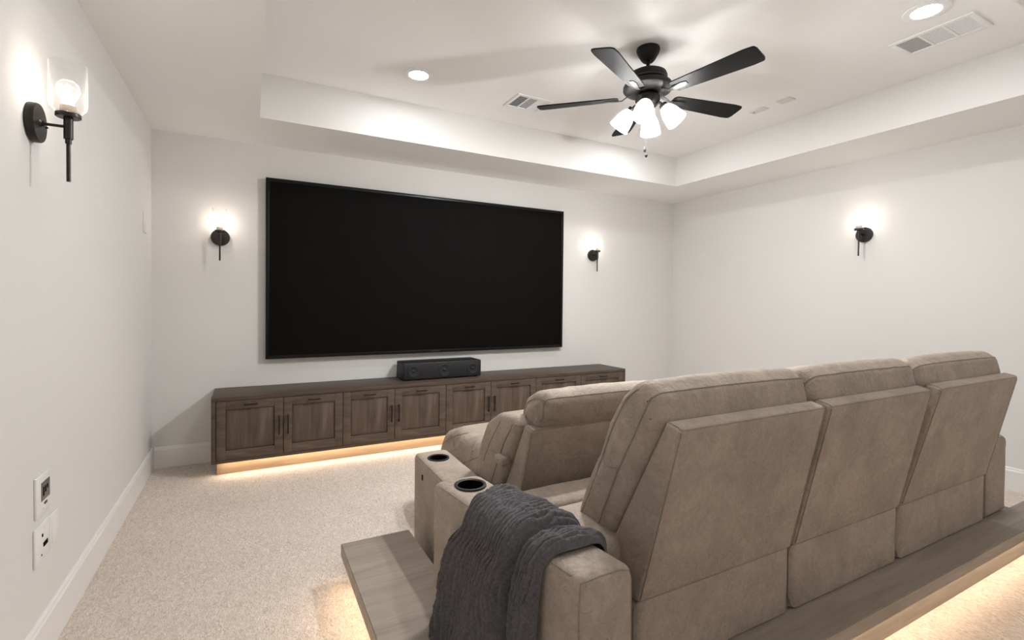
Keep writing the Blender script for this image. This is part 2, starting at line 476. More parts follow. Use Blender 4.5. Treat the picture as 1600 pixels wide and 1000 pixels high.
# ------------------------------------------------------------------ centre speaker
def speaker():
    x0, x1, y0, y1, z0, z1 = 1.138, 1.852, 4.04, 4.27, CT+.006, .705
    root = empty('centre_speaker', ((x0+x1)/2, (y0+y1)/2, CT), 'black horizontal loudspeaker with three round drivers standing on the cabinet', 'speaker')
    bx('housing', M_spk, root, x0, x1, y0, y1, z0, z1, bev=.01, seg=3)
    for fx_ in (x0+.05, x1-.05):
        for fy_ in (y0+.04, y1-.04): bx('foot', M_black, root, fx_-.012, fx_+.012, fy_-.012, fy_+.012, CT, z0+.004)
    for cx, r in ((x0+.085, .045), ((x0+x1)/2+.005, .052), (x1-.085, .045)):
        m = Matrix.Translation((cx, y0, (z0+z1)/2)) @ rot_to((0, -1, 0))
        bm = bmesh.new()
        lathe(bm, [(r-.004, -.004), (r-.004, .003), (r-.002, .0045), (r, .003), (r+.0015, -.004)], 40, m)
        dr = fin('driver', bm, M_spkr, root)
        bm = bmesh.new()
        lathe(bm, [(r-.004, .0015), (r*.82, .002), (r*.72, .0005), (r*.3, .0002), (r*.24, .003), (r*.12, .006), (0, .007)], 40, m)
        fin('cone', bm, M_spk, dr)
speaker()

# ------------------------------------------------------------------ wall sconces
def bulb_light(parent, loc, power, rad=.018, col=(1, .9, .79)):
    l = bpy.data.lights.new('bulb_light', 'POINT'); l.energy = power; l.color = col; l.shadow_soft_size = rad
    o = bpy.data.objects.new('bulb_light', l); COL.objects.link(o); o.parent = parent; o.location = loc
    return o
def sconce(loc, rz, label):
    """local frame: wall at y=0, room towards -y"""
    root = empty('wall_sconce', loc, label, 'wall lamp', 'clear glass wall sconces', (0, 0, rz))
    def F(n, bm, m, **k): return fin(n, bm, m, root, world=False, **k)
    A = -.093
    my = rot_to((0, -1, 0))
    bm = bmesh.new(); lathe(bm, [(0, 0.0005), (.058, 0.0005), (.0625, .003), (.0625, .020), (.060, .024), (.012, .024), (.009, .028), (0, .028)], 48, my)
    F('backplate', bm, M_bronze)
    bm = bmesh.new(); tube(bm, [(0, -.022, 0), (0, A, 0)], .0048, 12); lathe(bm, [(0, -.003), (.009, -.003), (.009, .006), (0, .006)], 16, Matrix.Translation((0, -.028, 0)) @ my)
    tube(bm, [(.022, -.03, -.006), (.022, -.037, -.006)], .003, 8)
    F('arm', bm, M_bronze)
    mt = Matrix.Translation((0, A, 0))
    bm = bmesh.new()
    lathe(bm, [(0, -.18), (.0058, -.18), (.0058, -.055), (.0085, -.055), (.0085, -.04), (.0125, -.04), (.0125, .032), (.008, .034), (0, .034)], 24, mt)
    F('stem', bm, M_bronze)
    bm = bmesh.new(); lathe(bm, [(0, .030), (.031, .030), (.0335, .032), (.0335, .042), (.031, .045), (0, .045)], 40, mt)
    F('holder', bm, M_bronze)
    bm = bmesh.new(); lathe(bm, [(0, .045), (.021, .045), (.0215, .049), (.0215, .068), (.016, .070), (0, .070)], 32, mt)
    F('socket', bm, M_socket)
    bm = bmesh.new()
    lathe(bm, [(.024, .046), (.036, .048), (.046, .060), (.05, .075), (.05, .204), (.0492, .206), (.0480, .205), (.0478, .076), (.0445, .063), (.035, .051), (.024, .049)], 48, mt)
    F('glass_shade', bm, M_glass)
    bm = bmesh.new()
    lathe(bm, [(.013, .068), (.0145, .078), (.020, .09), (.0275, .105), (.0305, .121), (.0275, .138), (.018, .149), (.006, .153), (0, .1535)], 32, mt)
    F('bulb', bm, M_bulb)
    bm = bmesh.new()
    for k in range(4):
        a = PI/2*k+.4
        tube(bm, [(math.cos(a)*.003, A+math.sin(a)*.003, .078), (math.cos(a)*.010, A+math.sin(a)*.010, .108), (math.cos(a)*.004, A+math.sin(a)*.004, .135)], .0011, 5)
    F('filament', bm, M_fil)
    bulb_light(root, (0, A, .112), P_SCONCE)
    return root
sconce((L, 2.13, 1.795), PI/2, 'black sconce with clear glass shade on the left wall, nearest and largest')
sconce((-.1985, D, 1.695), 0, 'black glass sconce on the television wall, left of the television')
sconce((3.30, D, 1.748), 0, 'black glass sconce on the television wall, right of the television')
sconce((RW, 2.217, 1.820), -PI/2, 'black glass sconce alone on the right-hand wall')

# ------------------------------------------------------------------ recessed downlights
def downlight(x, y, label, grp=None, T=T):
    root = empty('recessed_downlight', (x, y, T), label, 'ceiling light', grp)
    bm = bmesh.new()
    lathe(bm, [(.061, .0004), (.063, -.005), (.070, -.006), (.094, -.006), (.098, -.004), (.099, 0)], 48, Matrix.Translation((x, y, T)))
    fin('trim_ring', bm, M_vent, root)
    bm = bmesh.new(); lathe(bm, [(0, -.0032), (.060, -.0028), (.0615, -.001)], 48, Matrix.Translation((x, y, T)))
    fin('lens', bm, M_down if T > 2.5 else M_down_fill, root)
downlight(.986, 3.19, 'round lit downlight in the tray ceiling, left of the small louvred vent')
downlight(3.032, 1.229, 'round lit downlight in the tray ceiling beside the long three-part vent')
downlight(.986, 1.229, 'round downlight in the tray ceiling above and ahead of the camera')
downlight(3.032, 3.19, 'round downlight in the tray ceiling hidden behind the fan lamps')
for x_ in (.1, 1.95, 3.8):  # unseen lamps added as fill to brighten the room from behind
    downlight(x_, -.65, 'added round fill downlight, unseen, in the lower ceiling behind the camera', 'added fill downlights behind the camera', H)

# ------------------------------------------------------------------ ceiling vents
def vent(x0, x1, y0, y1, axis, label, tilts):
    root = empty('ceiling_vent', ((x0+x1)/2, (y0+y1)/2, T), label, 'vent', 'white louvred ceiling vents')
    z1, z0 = T, T-.007; e = .028; br = .013
    bm = bmesh.new()
    lx, ly = (x0+e, x1-e), (y0+e, y1-e)
    box(bm, x0, lx[0], y0, y1, z0, z1, bev=.0025); box(bm, lx[1], x1, y0, y1, z0, z1, bev=.0025)
    box(bm, lx[0]-.003, lx[1]+.003, y0, ly[0], z0, z1, bev=.0025); box(bm, lx[0]-.003, lx[1]+.003, ly[1], y1, z0, z1, bev=.0025)
    n = 3; rng = ly if axis == 'y' else lx
    cells = []
    step = (rng[1]-rng[0])/n
    for i in range(n):
        a, b = rng[0]+i*step+(br/2 if i else 0), rng[0]+(i+1)*step-(br/2 if i < n-1 else 0)
        cells.append((a, b))
        if i:
            q = rng[0]+i*step
            if axis == 'y': box(bm, lx[0]-.003, lx[1]+.003, q-br/2, q+br/2, z0+.001, z1)
            else: box(bm, q-br/2, q+br/2, ly[0]-.003, ly[1]+.003, z0+.001, z1)
    fin('frame', bm, M_vent, root)
    bx('duct', M_ventbk, root, lx[0], lx[1], ly[0], ly[1], z1-.0012, z1-.0004, smooth=False)
    for (a, b), tl in zip(cells, tilts):
        bm = bmesh.new()
        c0, c1 = (lx if axis == 'y' else ly)
        ns = 12; sp = (c1-c0)/ns
        for k in range(ns):
            q = c0+(k+.5)*sp; hw = sp*.34; t = tl
            p = [(q-hw, z1-.0037-.0021*t), (q+hw, z1-.0037+.0021*t)]
            v_ = []
            for (u, z) in p+[(p[1][0], p[1][1]+.0006), (p[0][0], p[0][1]+.0006)]:
                for w_ in (a, b): v_.append(bm.verts.new((u, w_, z) if axis == 'y' else (w_, u, z)))
            for f in ((0, 1, 3, 2), (2, 3, 5, 4), (4, 5, 7, 6), (6, 7, 1, 0)): bm.faces.new([v_[i] for i in f])
        fin('louvres', bm, M_vent, root, smooth=False)
vent(3.24, 3.487, 1.113, 1.494, 'y', 'long white three-part louvred vent in the ceiling beside the right downlight', (-.2, -.1, .45))
vent(1.70, 1.997, 3.108, 3.356, 'x', 'small white louvred vent in the ceiling behind a fan blade tip', (1, .5, -.4))
def cplate(x0, x1, y0, y1, label, dots):
    root = empty('ceiling_plate', ((x0+x1)/2, (y0+y1)/2, T), label, 'cover plate')
    bx('plate', M_platec, root, x0, x1, y0, y1, T-.006, T, bev=.002)
    for q in range(dots):
        bm = bmesh.new(); lathe(bm, [(.006, 0), (.005, -.002), (0, -.002)], 12, Matrix.Translation(((x0+x1)/2, y0+(q+.5)*(y1-y0)/dots, T-.006)))
        fin('screw_cap', bm, M_grey if q == dots-1 else M_platec, root)
cplate(3.432, 3.507, 2.197, 2.300, 'plain small pale cover plate on the ceiling, the nearer of two', 0)
cplate(3.434, 3.503, 2.402, 2.527, 'faint pale ceiling plate with a tiny dark dot, beyond the plain one', 3)

# ------------------------------------------------------------------ ceiling fan
def fan():
    cx, cy = 2.07, 2.195
    root = empty('ceiling_fan', (cx, cy, T), 'black five-blade ceiling fan with four lit frosted glass shades', 'ceiling fan')
    C = Matrix.Translation((cx, cy, 0))
    def lt(name, prof, mat, par=root, n=48):
        bm = bmesh.new(); lathe(bm, prof, n, C); return fin(name, bm, mat, par)
    lt('canopy', [(0, T), (.066, T), (.068, T-.012), (.062, T-.03), (.04, T-.068), (.03, T-.078), (0, T-.078)], M_black)
    lt('downrod', [(0, T-.07), (.011, T-.07), (.011, 2.60), (0, 2.60)], M_black)
    mo = lt('motor_housing', [(0, 2.618), (.02, 2.618), (.024, 2.602), (.085, 2.596), (.105, 2.585), (.112, 2.568), (.112, 2.545), (.104, 2.535), (.135, 2.522), (.142, 2.508), (.142, 2.492), (.132, 2.48), (.1, 2.468), (0, 2.468)], M_black)
    lt('trim_band', [(.1125, 2.548), (.1145, 2.546), (.1145, 2.541), (.1125, 2.539)], M_bronze, mo)
    lt('switch_cup', [(0, 2.468), (.052, 2.466), (.07, 2.452), (.072, 2.43), (.06, 2.405), (.042, 2.385), (.03, 2.378), (0, 2.378)], M_black)
    zb = 2.452
    for k in range(5):
        th = R(-152.5+72*k); ca, sa = math.cos(th), math.sin(th)
        tiltm = Matrix.Translation((cx, cy, zb)) @ Matrix.Rotation(th, 4, 'Z') @ Matrix.Rotation(R(-12), 4, 'X')
        bm = bmesh.new()
        pts = [(.185, .0475), (.60, .0665), (.655, .062), (.662, .04), (.662, -.04), (.655, -.062), (.60, -.0665), (.185, -.0475), (.17, -.03), (.17, .03)]
        pr = rpoly([(p[0], p[1], .022) for p in pts], .02, 5, .08)
        lo = [bm.verts.new((p.x, p.y, -.0035)) for p in pr]; hi = [bm.verts.new((p.x, p.y, .0035)) for p in pr]
        bm.faces.new(lo[::-1]); bm.faces.new(hi)
        for i in range(len(pr)): bm.faces.new((lo[i], lo[(i+1) % len(pr)], hi[(i+1) % len(pr)], hi[i]))
        bmesh.ops.transform(bm, matrix=tiltm, verts=bm.verts)
        bl = fin('blade', bm, M_blade, root)
        bm = bmesh.new()
        # blade iron: curved arm from the hub ending in a rounded fork plate under the blade
        path = [(.085, .012, .022), (.12, .011, .006), (.15, .011, -.012), (.185, .014, -.012), (.235, .020, -.008), (.262, .012, -.007)]
        rows = []
        for x, hw, z in path:
            rows.append([bm.verts.new((x, -hw, z)), bm.verts.new((x, hw, z)), bm.verts.new((x, hw, z+.004)), bm.verts.new((x, -hw, z+.004))])
        for A_, B_ in zip(rows, rows[1:]):
            for i in range(4): bm.faces.new((A_[i], A_[(i+1) % 4], B_[(i+1) % 4], B_[i]))
        bm.faces.new(rows[0]); bm.faces.new(rows[-1][::-1])
        bmesh.ops.transform(bm, matrix=tiltm, verts=bm.verts)
        ir = fin('blade_iron', bm, M_black, bl)
    # light kit: four arms with tulip shades
    for k in range(4):
        th = R(-50.4+90*k)
        d = Vector((math.cos(th), math.sin(th), 0))
        base = Vector((cx, cy, 2.405))+d*.045
        tip = Vector((cx, cy, 2.395))+d*.085
        ax = (d*.62+Vector((0, 0, -.80))).normalized()
        bm = bmesh.new(); tube(bm, [base, base+d*.025+Vector((0, 0, .002)), tip, tip+ax*.02], .009, 12)
        lathe(bm, [(0, .0), (.022, .0), (.025, .01), (.024, .024), (0, .024)], 24, Matrix.Translation(tip) @ rot_to(ax))
        arm = fin('lamp_arm', bm, M_black, root)
        m = Matrix.Translation(tip+ax*.018) @ rot_to(ax)
        bm = bmesh.new()
        out = [(.022, 0), (.03, .004), (.040, .022), (.049, .05), (.054, .08), (.058, .108), (.061, .118)]
        lathe(bm, out+[(.0595, .119)]+[(r-.003, z+.0008) for r, z in out[::-1]], 40, m)
        fin('lamp_shade', bm, M_opal, root)
        bm = bmesh.new(); lathe(bm, [(.011, .004), (.013, .02), (.022, .038), (.027, .056), (.024, .072), (.012, .082), (0, .084)], 24, m)
        fin('bulb', bm, M_frost, root)
        q = m @ Vector((0, 0, .098))
        bulb_light(root, q-root.location, P_FAN, .02, (.975, .99, 1))
    for (dx, dy, z) in ((-.035, -.02, 2.145), (.0, .004, 2.125)):
        bm = bmesh.new(); tube(bm, [(cx+dx, cy+dy, 2.39), (cx+dx, cy+dy, z)], .0011, 5)
        ch = fin('pull_chain', bm, M_chrome, root)
        bm = bmesh.new(); lathe(bm, [(0, .004), (.003, 0), (.0075, -.014), (.008, -.02), (.005, -.027), (0, -.029)], 16, Matrix.Translation((cx+dx, cy+dy, z)))
        fin('pull_knob', bm, M_black, ch)
fan()

# ------------------------------------------------------------------ wall plates
def wplate(name, label, x, y0, y1, z0, z1, side, mat=M_white, cat='wall plate'):
    root = empty(name, (x, (y0+y1)/2, (z0+z1)/2), label, cat)
    t = .007*side
    bx('plate', mat, root, min(x, x+t), max(x, x+t), y0, y1, z0, z1, bev=.0025)
    return root
def onp(root, name, mat, y0, y1, z0, z1, d0, d1, **k):
    return bx(name, mat, root, L+d0, L+d1, y0, y1, z0, z1, **k)
p = wplate('wall_keypad', 'white wall control with dark display low on the left wall, above the sockets', L, 2.137, 2.262, .497, .634, 1, cat='control panel')
s_ = onp(p, 'display', M_lcd, 2.178, 2.254, .545, .607, .006, .0085)
for i in range(3): onp(s_, 'display_mark', M_dark, 2.190+i*.018, 2.201+i*.018, .560+.008*i, .590, .0083, .009)
onp(p, 'button', M_grey, 2.205, 2.23, .527, .535, .006, .009, bev=.001)
onp(p, 'button', M_white, 2.198, 2.212, .512, .521, .006, .009, bev=.001)
p = wplate('connector_plate', 'white wall plate with small dark connectors, below the control panel', L, 2.126, 2.258, .341, .468, 1)
onp(p, 'port', M_dark, 2.182, 2.189, .424, .434, .006, .009)
onp(p, 'port', M_dark, 2.195, 2.232, .386, .400, .006, .009)
onp(p, 'screw', M_grey, 2.176, 2.182, .362, .368, .006, .0082)
onp(p, 'screw', M_white, 2.200, 2.206, .446, .452, .006, .0082)
p = wplate('blank_plate', 'plain white wall plate beside the connector plate, slightly further from camera', L, 2.262, 2.348, .343, .462, 1)
onp(p, 'insert', M_white, 2.276, 2.334, .360, .446, .006, .0085, bev=.001)
p = wplate('light_switch', 'pale rocker plate high on the left wall near the far corner', L, 4.0, 4.10, 1.668, 1.80, 1, M_platec, 'switch')
onp(p, 'rocker', M_platec, 4.03, 4.07, 1.70, 1.768, .006, .011, bev=.002)
p = wplate('light_switch', 'small pale switch plate on the right-hand wall beside the room corner', RW, 3.79, 3.872, 1.68, 1.803, -1, M_platec, 'switch')
bx('rocker', M_platec, p, RW-.011, RW-.006, 3.813, 3.849, 1.71, 1.773, bev=.002)

# ------------------------------------------------------------------ sofas
BVH = {}
def seam_tube(name, pts, parent, r=.0022):
    """raised stitched seam: a thin cord snapped onto the surface of its part"""
    off = Vector((0, 0, 0)); p = parent
    while p: off += p.location; p = p.parent
    if parent.name not in BVH:
        me = parent.data
        BVH[parent.name] = BVHTree.FromPolygons([v.co for v in me.vertices], [list(f.vertices) for f in me.polygons])
    tree = BVH[parent.name]; out = []
    for q in sub(pts, 4):
        loc, nor, idx, dist = tree.find_nearest(q-off)
        loc = loc+off
        if not out or (loc-out[-1]).length > .004: out.append(loc)
    bm = bmesh.new(); tube(bm, out, r, 6); return fin(name, bm, M_seam, parent)
def sub(pts, n=8):
    """subdivide a polyline"""
    out = []
    for a, b in zip(pts, pts[1:]):
        a, b = Vector(a), Vector(b)
        for k in range(n): out.append(a+(b-a)*k/n)
    out.append(Vector(pts[-1])); return out
def cut_cup(obj, cx, cy, z, r=.042, depth=.075):
    """sink a round cup well into an arm: boolean on the data, cutter removed at once"""
    bm = bmesh.new(); lathe(bm, [(0, -depth), (r, -depth), (r, .1), (0, .1)], 40, Matrix.Translation((cx, cy, z)))
    bmesh.ops.recalc_face_normals(bm, faces=bm.faces)
    me = bpy.data.meshes.new('cutter'); bm.to_mesh(me); bm.free()
    c = bpy.data.objects.new('cutter', me); COL.objects.link(c)
    md = obj.modifiers.new('cup', 'BOOLEAN'); md.operation = 'DIFFERENCE'; md.object = c; md.solver = 'EXACT'
    bpy.context.view_layer.update()
    dg = bpy.context.evaluated_depsgraph_get()
    new = bpy.data.meshes.new_from_object(obj.evaluated_get(dg))
    obj.modifiers.clear(); obj.data = new
    bpy.data.objects.remove(c); bpy.data.meshes.remove(me)
def cup_holder(parent, cx, cy, z, tilt=0):
    bm = bmesh.new()
    lathe(bm, [(.041, -.07), (.0415, 0), (.043, .003), (.048, .0045), (.052, .003), (.053, -.002), (.0415, -.004)], 48, Matrix.Translation((cx, cy, z)))
    o = fin('cup_holder', bm, M_spk, parent); o['label'] = 'round black cup holder'
    bm = bmesh.new(); lathe(bm, [(.0412, .0), (.0405, -.068), (0, -.069)], 40, Matrix.Translation((cx, cy, z)))
    fin('cup_well', bm, M_dark, parent)

def arm(parent, corners, z_bot, top_r, cup=None, name='armrest', seams=True):
    """corners: (y_rear, xl, xr, ztop), (y_front, xl, xr, ztop)"""
    (yr, xl0, xr0, zt0), (yf, xl1, xr1, zt1) = corners
    prof = rpoly([(0, 0, .012), (1, 0, .012), (1, 1, .0), (0, 1, .0)], .0, 5, 1)
    w_ = ((xr0-xl0)+(xr1-xl1))/2; h = ((zt0+zt1)/2-z_bot)
    rl, rr = top_r
    prof = rpoly([(0, 0, .012), (w_, 0, .012), (w_, h, rr), (0, h, rl)], .02, 6, .03)
    def fn(a, b, c):
        t = (a-yr)/(yf-yr); t_ = min(max(t, 0), 1)
        xl = xl0+(xl1-xl0)*t_; xr = xr0+(xr1-xr0)*t_; zt = zt0+(zt1-zt0)*t_
        bulge = .006*math.sin(PI*min(max(c/h, 0), 1))*math.sin(PI*t_)
        x = xl+(xr-xl)*b/w_+(bulge if b > w_/2 else -bulge)
        return Vector((x, a, z_bot+(zt-z_bot)*c/h))
    bm = bmesh.new(); loft(bm, prof, yr, yf, .022, 12, .004, fn=fn, wr=.0015, wsc=(9, 9, 9))
    o = fin(name, bm, M_leather, parent)
    if cup:
        cx, cy = cup; t = (cy-yr)/(yf-yr); z = zt0+(zt1-zt0)*t
        cut_cup(o, cx, cy, z)
        cup_holder(o, cx, cy, z+.0005)
    if seams:
        k = .35
        def P(t, b, c):
            return fn(yr+(yf-yr)*t, b*w_, c*h)
        e = .0
        # top-left seam, and the seams round the rear end
        q = 1-rl/h*.30; qx = rl/w_*.30
        seam_tube('seam', [P(t, qx, q)+Vector((-.0006, 0, .0006)) for t in [i/20 for i in range(1, 20)]], o)
        # rear panel outline
        pts = []
        rz = .006
        for b, c in ((qx*.8, .03), (qx*.5, .3), (qx*.5, .6), (qx*.6, .85), (qx*1.1, q*.995), (.35, .985), (.7, .985), (1-rr/w_*.35, 1-rr/h*.35), (1-.02, .8), (1-.02, .4), (1-.02, .03)):
            v_ = P(0, b, c); v_.y += .004; pts.append(v_)
        seam_tube('seam', [Vector((p.x-.002 if i < 5 else p.x, p.y, p.z-.001)) for i, p in enumerate(pts)], o)
    return o

def back_unit(root, xb, xt, shell, head, lumb, xh=None, xl=None, dz=0):
    """shell + headrest + lumbar cushion; x bounds at the bottom (xb) and top (xt) of the shell"""
    zlo = min(p[1] for p in shell); zhi = max(p[1] for p in shell)
    def fn(a, b, c):
        t = (c-zlo)/(zhi-zlo); x0 = xb[0]+(xt[0]-xb[0])*t; x1 = xb[1]+(xt[1]-xb[1])*t
        return Vector((x0+(x1-x0)*a, b, c))
    W = xb[1]-xb[0]
    def fn2(a, b, c): return fn(a/W, b, c)
    bm = bmesh.new(); loft(bm, rpoly([(*p, .014) for p in shell], .014, 4, .03), 0, W, .012, 14, .002, fn=fn2, wr=.0012, wsc=(6, 6, 6))
    sh = fin('back_panel', bm, M_leather, root)
    tr_, tf_, bf_, br_ = shell
    def E(a, p, dy=0, dz_=0): 
        v_ = fn2(a, p[0], p[1]); v_.y += dy; v_.z += dz_; return v_
    # seams along both rear edges and across the top rear edge, plus the top side edges
    for a in (.007, W-.007):
        seam_tube('seam', [E(a, (tr_[0]+(br_[0]-tr_[0])*t, tr_[1]+(br_[1]-tr_[1])*t), .001) for t in [.02+.96*i/12 for i in range(13)]], sh)
        seam_tube('seam', [E(a, (tr_[0]+(tf_[0]-tr_[0])*t, tr_[1]+(tf_[1]-tr_[1])*t), 0, -.002) for t in [.1+.85*i/6 for i in range(7)]], sh)
    seam_tube('seam', [E(W*i/12 if 0 < i < 12 else (.007 if i == 0 else W-.007), tr_, .004, -.004) for i in range(13)], sh)
    # cushions
    for nm, pf, (a0, a1), rr, dome in ((('back_cushion', head, xh or xb, .035, .012),) if lumb is None else (('back_cushion', lumb, xl or xb, .032, .010), ('headrest', head, xh or xb, .035, .012))):
        bm = bmesh.new()
        wsc = (22, 5, 5) if pf is head else (7, 7, 7)
        loft(bm, rpoly(pf, .03, 5, .022), a0, a1, rr, 40 if pf is head else 16, dome, crown=.008, wr=.0035, wsc=wsc)
        fin(nm, bm, M_gather if pf is head else M_leather, root)
    return sh

def cushion_seams(parent, x, side, pf, inset=.03):
    """ring seam where the end face meets the boxing"""
    pp = offset_in(rpoly(pf, .03, 5, .022), inset)
    pts = [Vector((x, q.x, q.y)) for q in pp]; pts.append(pts[0].copy())
    seam_tube('seam', pts, parent, .0025)

def block(name, parent, x0, x1, prof, r=.03, crown=.006, wr=.003, nst=14, dome=.005, mat=None):
    bm = bmesh.new(); loft(bm, rpoly(prof, .03, 5, .025), x0, x1, r, nst, dome, crown=crown, wr=wr)
    return fin(name, bm, mat or M_leather, parent)

def rear_sofa():
    root = empty('reclining_sofa', (2.0, 1.2, PZ), 'taupe leather three-seat recliner sofa standing on the wooden riser, nearer row', 'sofa')
    Z = PZ
    xb = [(.95, 1.645), (1.660, 2.376), (2.392, 3.232)]
    xt = [(.975, 1.622), (1.650, 2.332), (2.412, 3.178)]
    shell = [(.895, .908), (.948, .920), (1.20, .398), (1.016, .396)]
    head = [(1.212, .765, .02), (1.170, .872), (1.115, .957, .05), (1.058, 1.004, .05), (1.012, 1.019, .04), (.966, .984, .03), (.950, .915), (1.165, .47, .02), (1.345, .48, .02), (1.322, .54), (1.275, .655, .06), (1.228, .742, .03)]
    for i in range(3):
        hx = (xb[i][0]+.004, xb[i][1]-.012)
        if i == 2: hx = (xb[i][0]+.002, xb[i][1]-.05)
        back_unit(root, xb[i], xt[i], shell, head, None, hx)
        # lower back panel
        lp = [(1.02, Z+.004, .006), (1.02, .399, .012), (1.30, .399, .01), (1.30, Z+.004, .006)]
        bm = bmesh.new(); loft(bm, rpoly(lp, .01, 4, .03), xb[i][0]+.001, xb[i][1]+.006, .03, 12, .002, wr=.0015)
        lo = fin('lower_back_panel', bm, M_leather, root)
        seam_tube('seam', [(xb[i][0]+.006, 1.038, Z+.004+(.225)*k/8) for k in range(9)], lo)
        seam_tube('seam', [(xb[i][0]+.006, 1.052, Z+.004+(.225)*k/8) for k in range(9)], lo, .0015)
        seam_tube('seam', [(xb[i][0]+.03+(xb[i][1]-xb[i][0]-.06)*k/10, 1.0205, .3975) for k in range(11)], lo, .003)
    # visible seams on the left end of the first unit
    side = [((1.0, .995)), (.985, .975), (1.045, .85), (1.10, .748), (1.16, .62), (1.212, .505)]
    hs = [o for o in root.children if o.name.startswith('back_cushion')]
    for k, o in enumerate(hs):
        x0 = xb[k][0]-.004; x1 = xb[k][1]-.012-(.038 if k == 2 else 0)
        seam_tube('seam', [(x0+.004, .985, .975), (x0, 1.045, .85), (x0, 1.10, .748), (x0, 1.16, .62), (x0, 1.212, .505)], o, .003)
        seam_tube('seam', [(x0+.006, 1.035, .995), (x0, 1.085, .955), (x0, 1.130, .88), (x0, 1.170, .80), (x0, 1.190, .755), (x0, 1.235, .65), (x0, 1.285, .54)], o, .0022)
        seam_tube('seam', [(x0, 1.10, .750), (x0-.002, 1.15, .745), (x0, 1.20, .768)], o, .0022)
        seam_tube('seam', [(x0+.004, .985, .975)]+[(x0+.03+(x1-x0-.05)*j/12, .970-.004*math.sin(PI*j/12), .992+.004*math.sin(PI*j/12)) for j in range(13)], o, .0028)
        seam_tube('seam', [(x0+.02+(x1-x0-.04)*j/14, 1.214, .764) for j in range(15)], o, .0028)
    # seats: the left one runs under the gap beside the arm
    for i, (a, b) in enumerate([(.795, 1.642), (1.662, 2.374), (2.394, 3.23)]):
        block('seat_cushion', root, a, b, [(1.10, .38), (1.10, .535), (1.20, .552), (1.372, .548, .03), (1.372, .38)], .03, .004)
        block('footrest', root, a, b, [(1.376, .40), (1.376, .553, .02), (1.515, .560, .03), (1.528, .50), (1.528, .22), (1.49, .22), (1.49, .40)], .03, .004)
        block('seat_base', root, a, b, [(1.30, Z+.004, .01), (1.30, .39, .01), (1.485, .39, .01), (1.485, Z+.03, .01), (1.46, Z+.004, .01)], .01, 0, 0)
    # arms
    arm(root, ((.90, .664, .832, .597), (1.54, .530, .712, .637)), Z+.003, (.028, .045), cup=(.635, 1.462))
    arm(root, ((1.02, 3.252, 3.497, .567), (1.54, 3.24, 3.46, .60)), Z+.003, (.02, .06), cup=(3.35, 1.46))
    return root
rear_sofa()

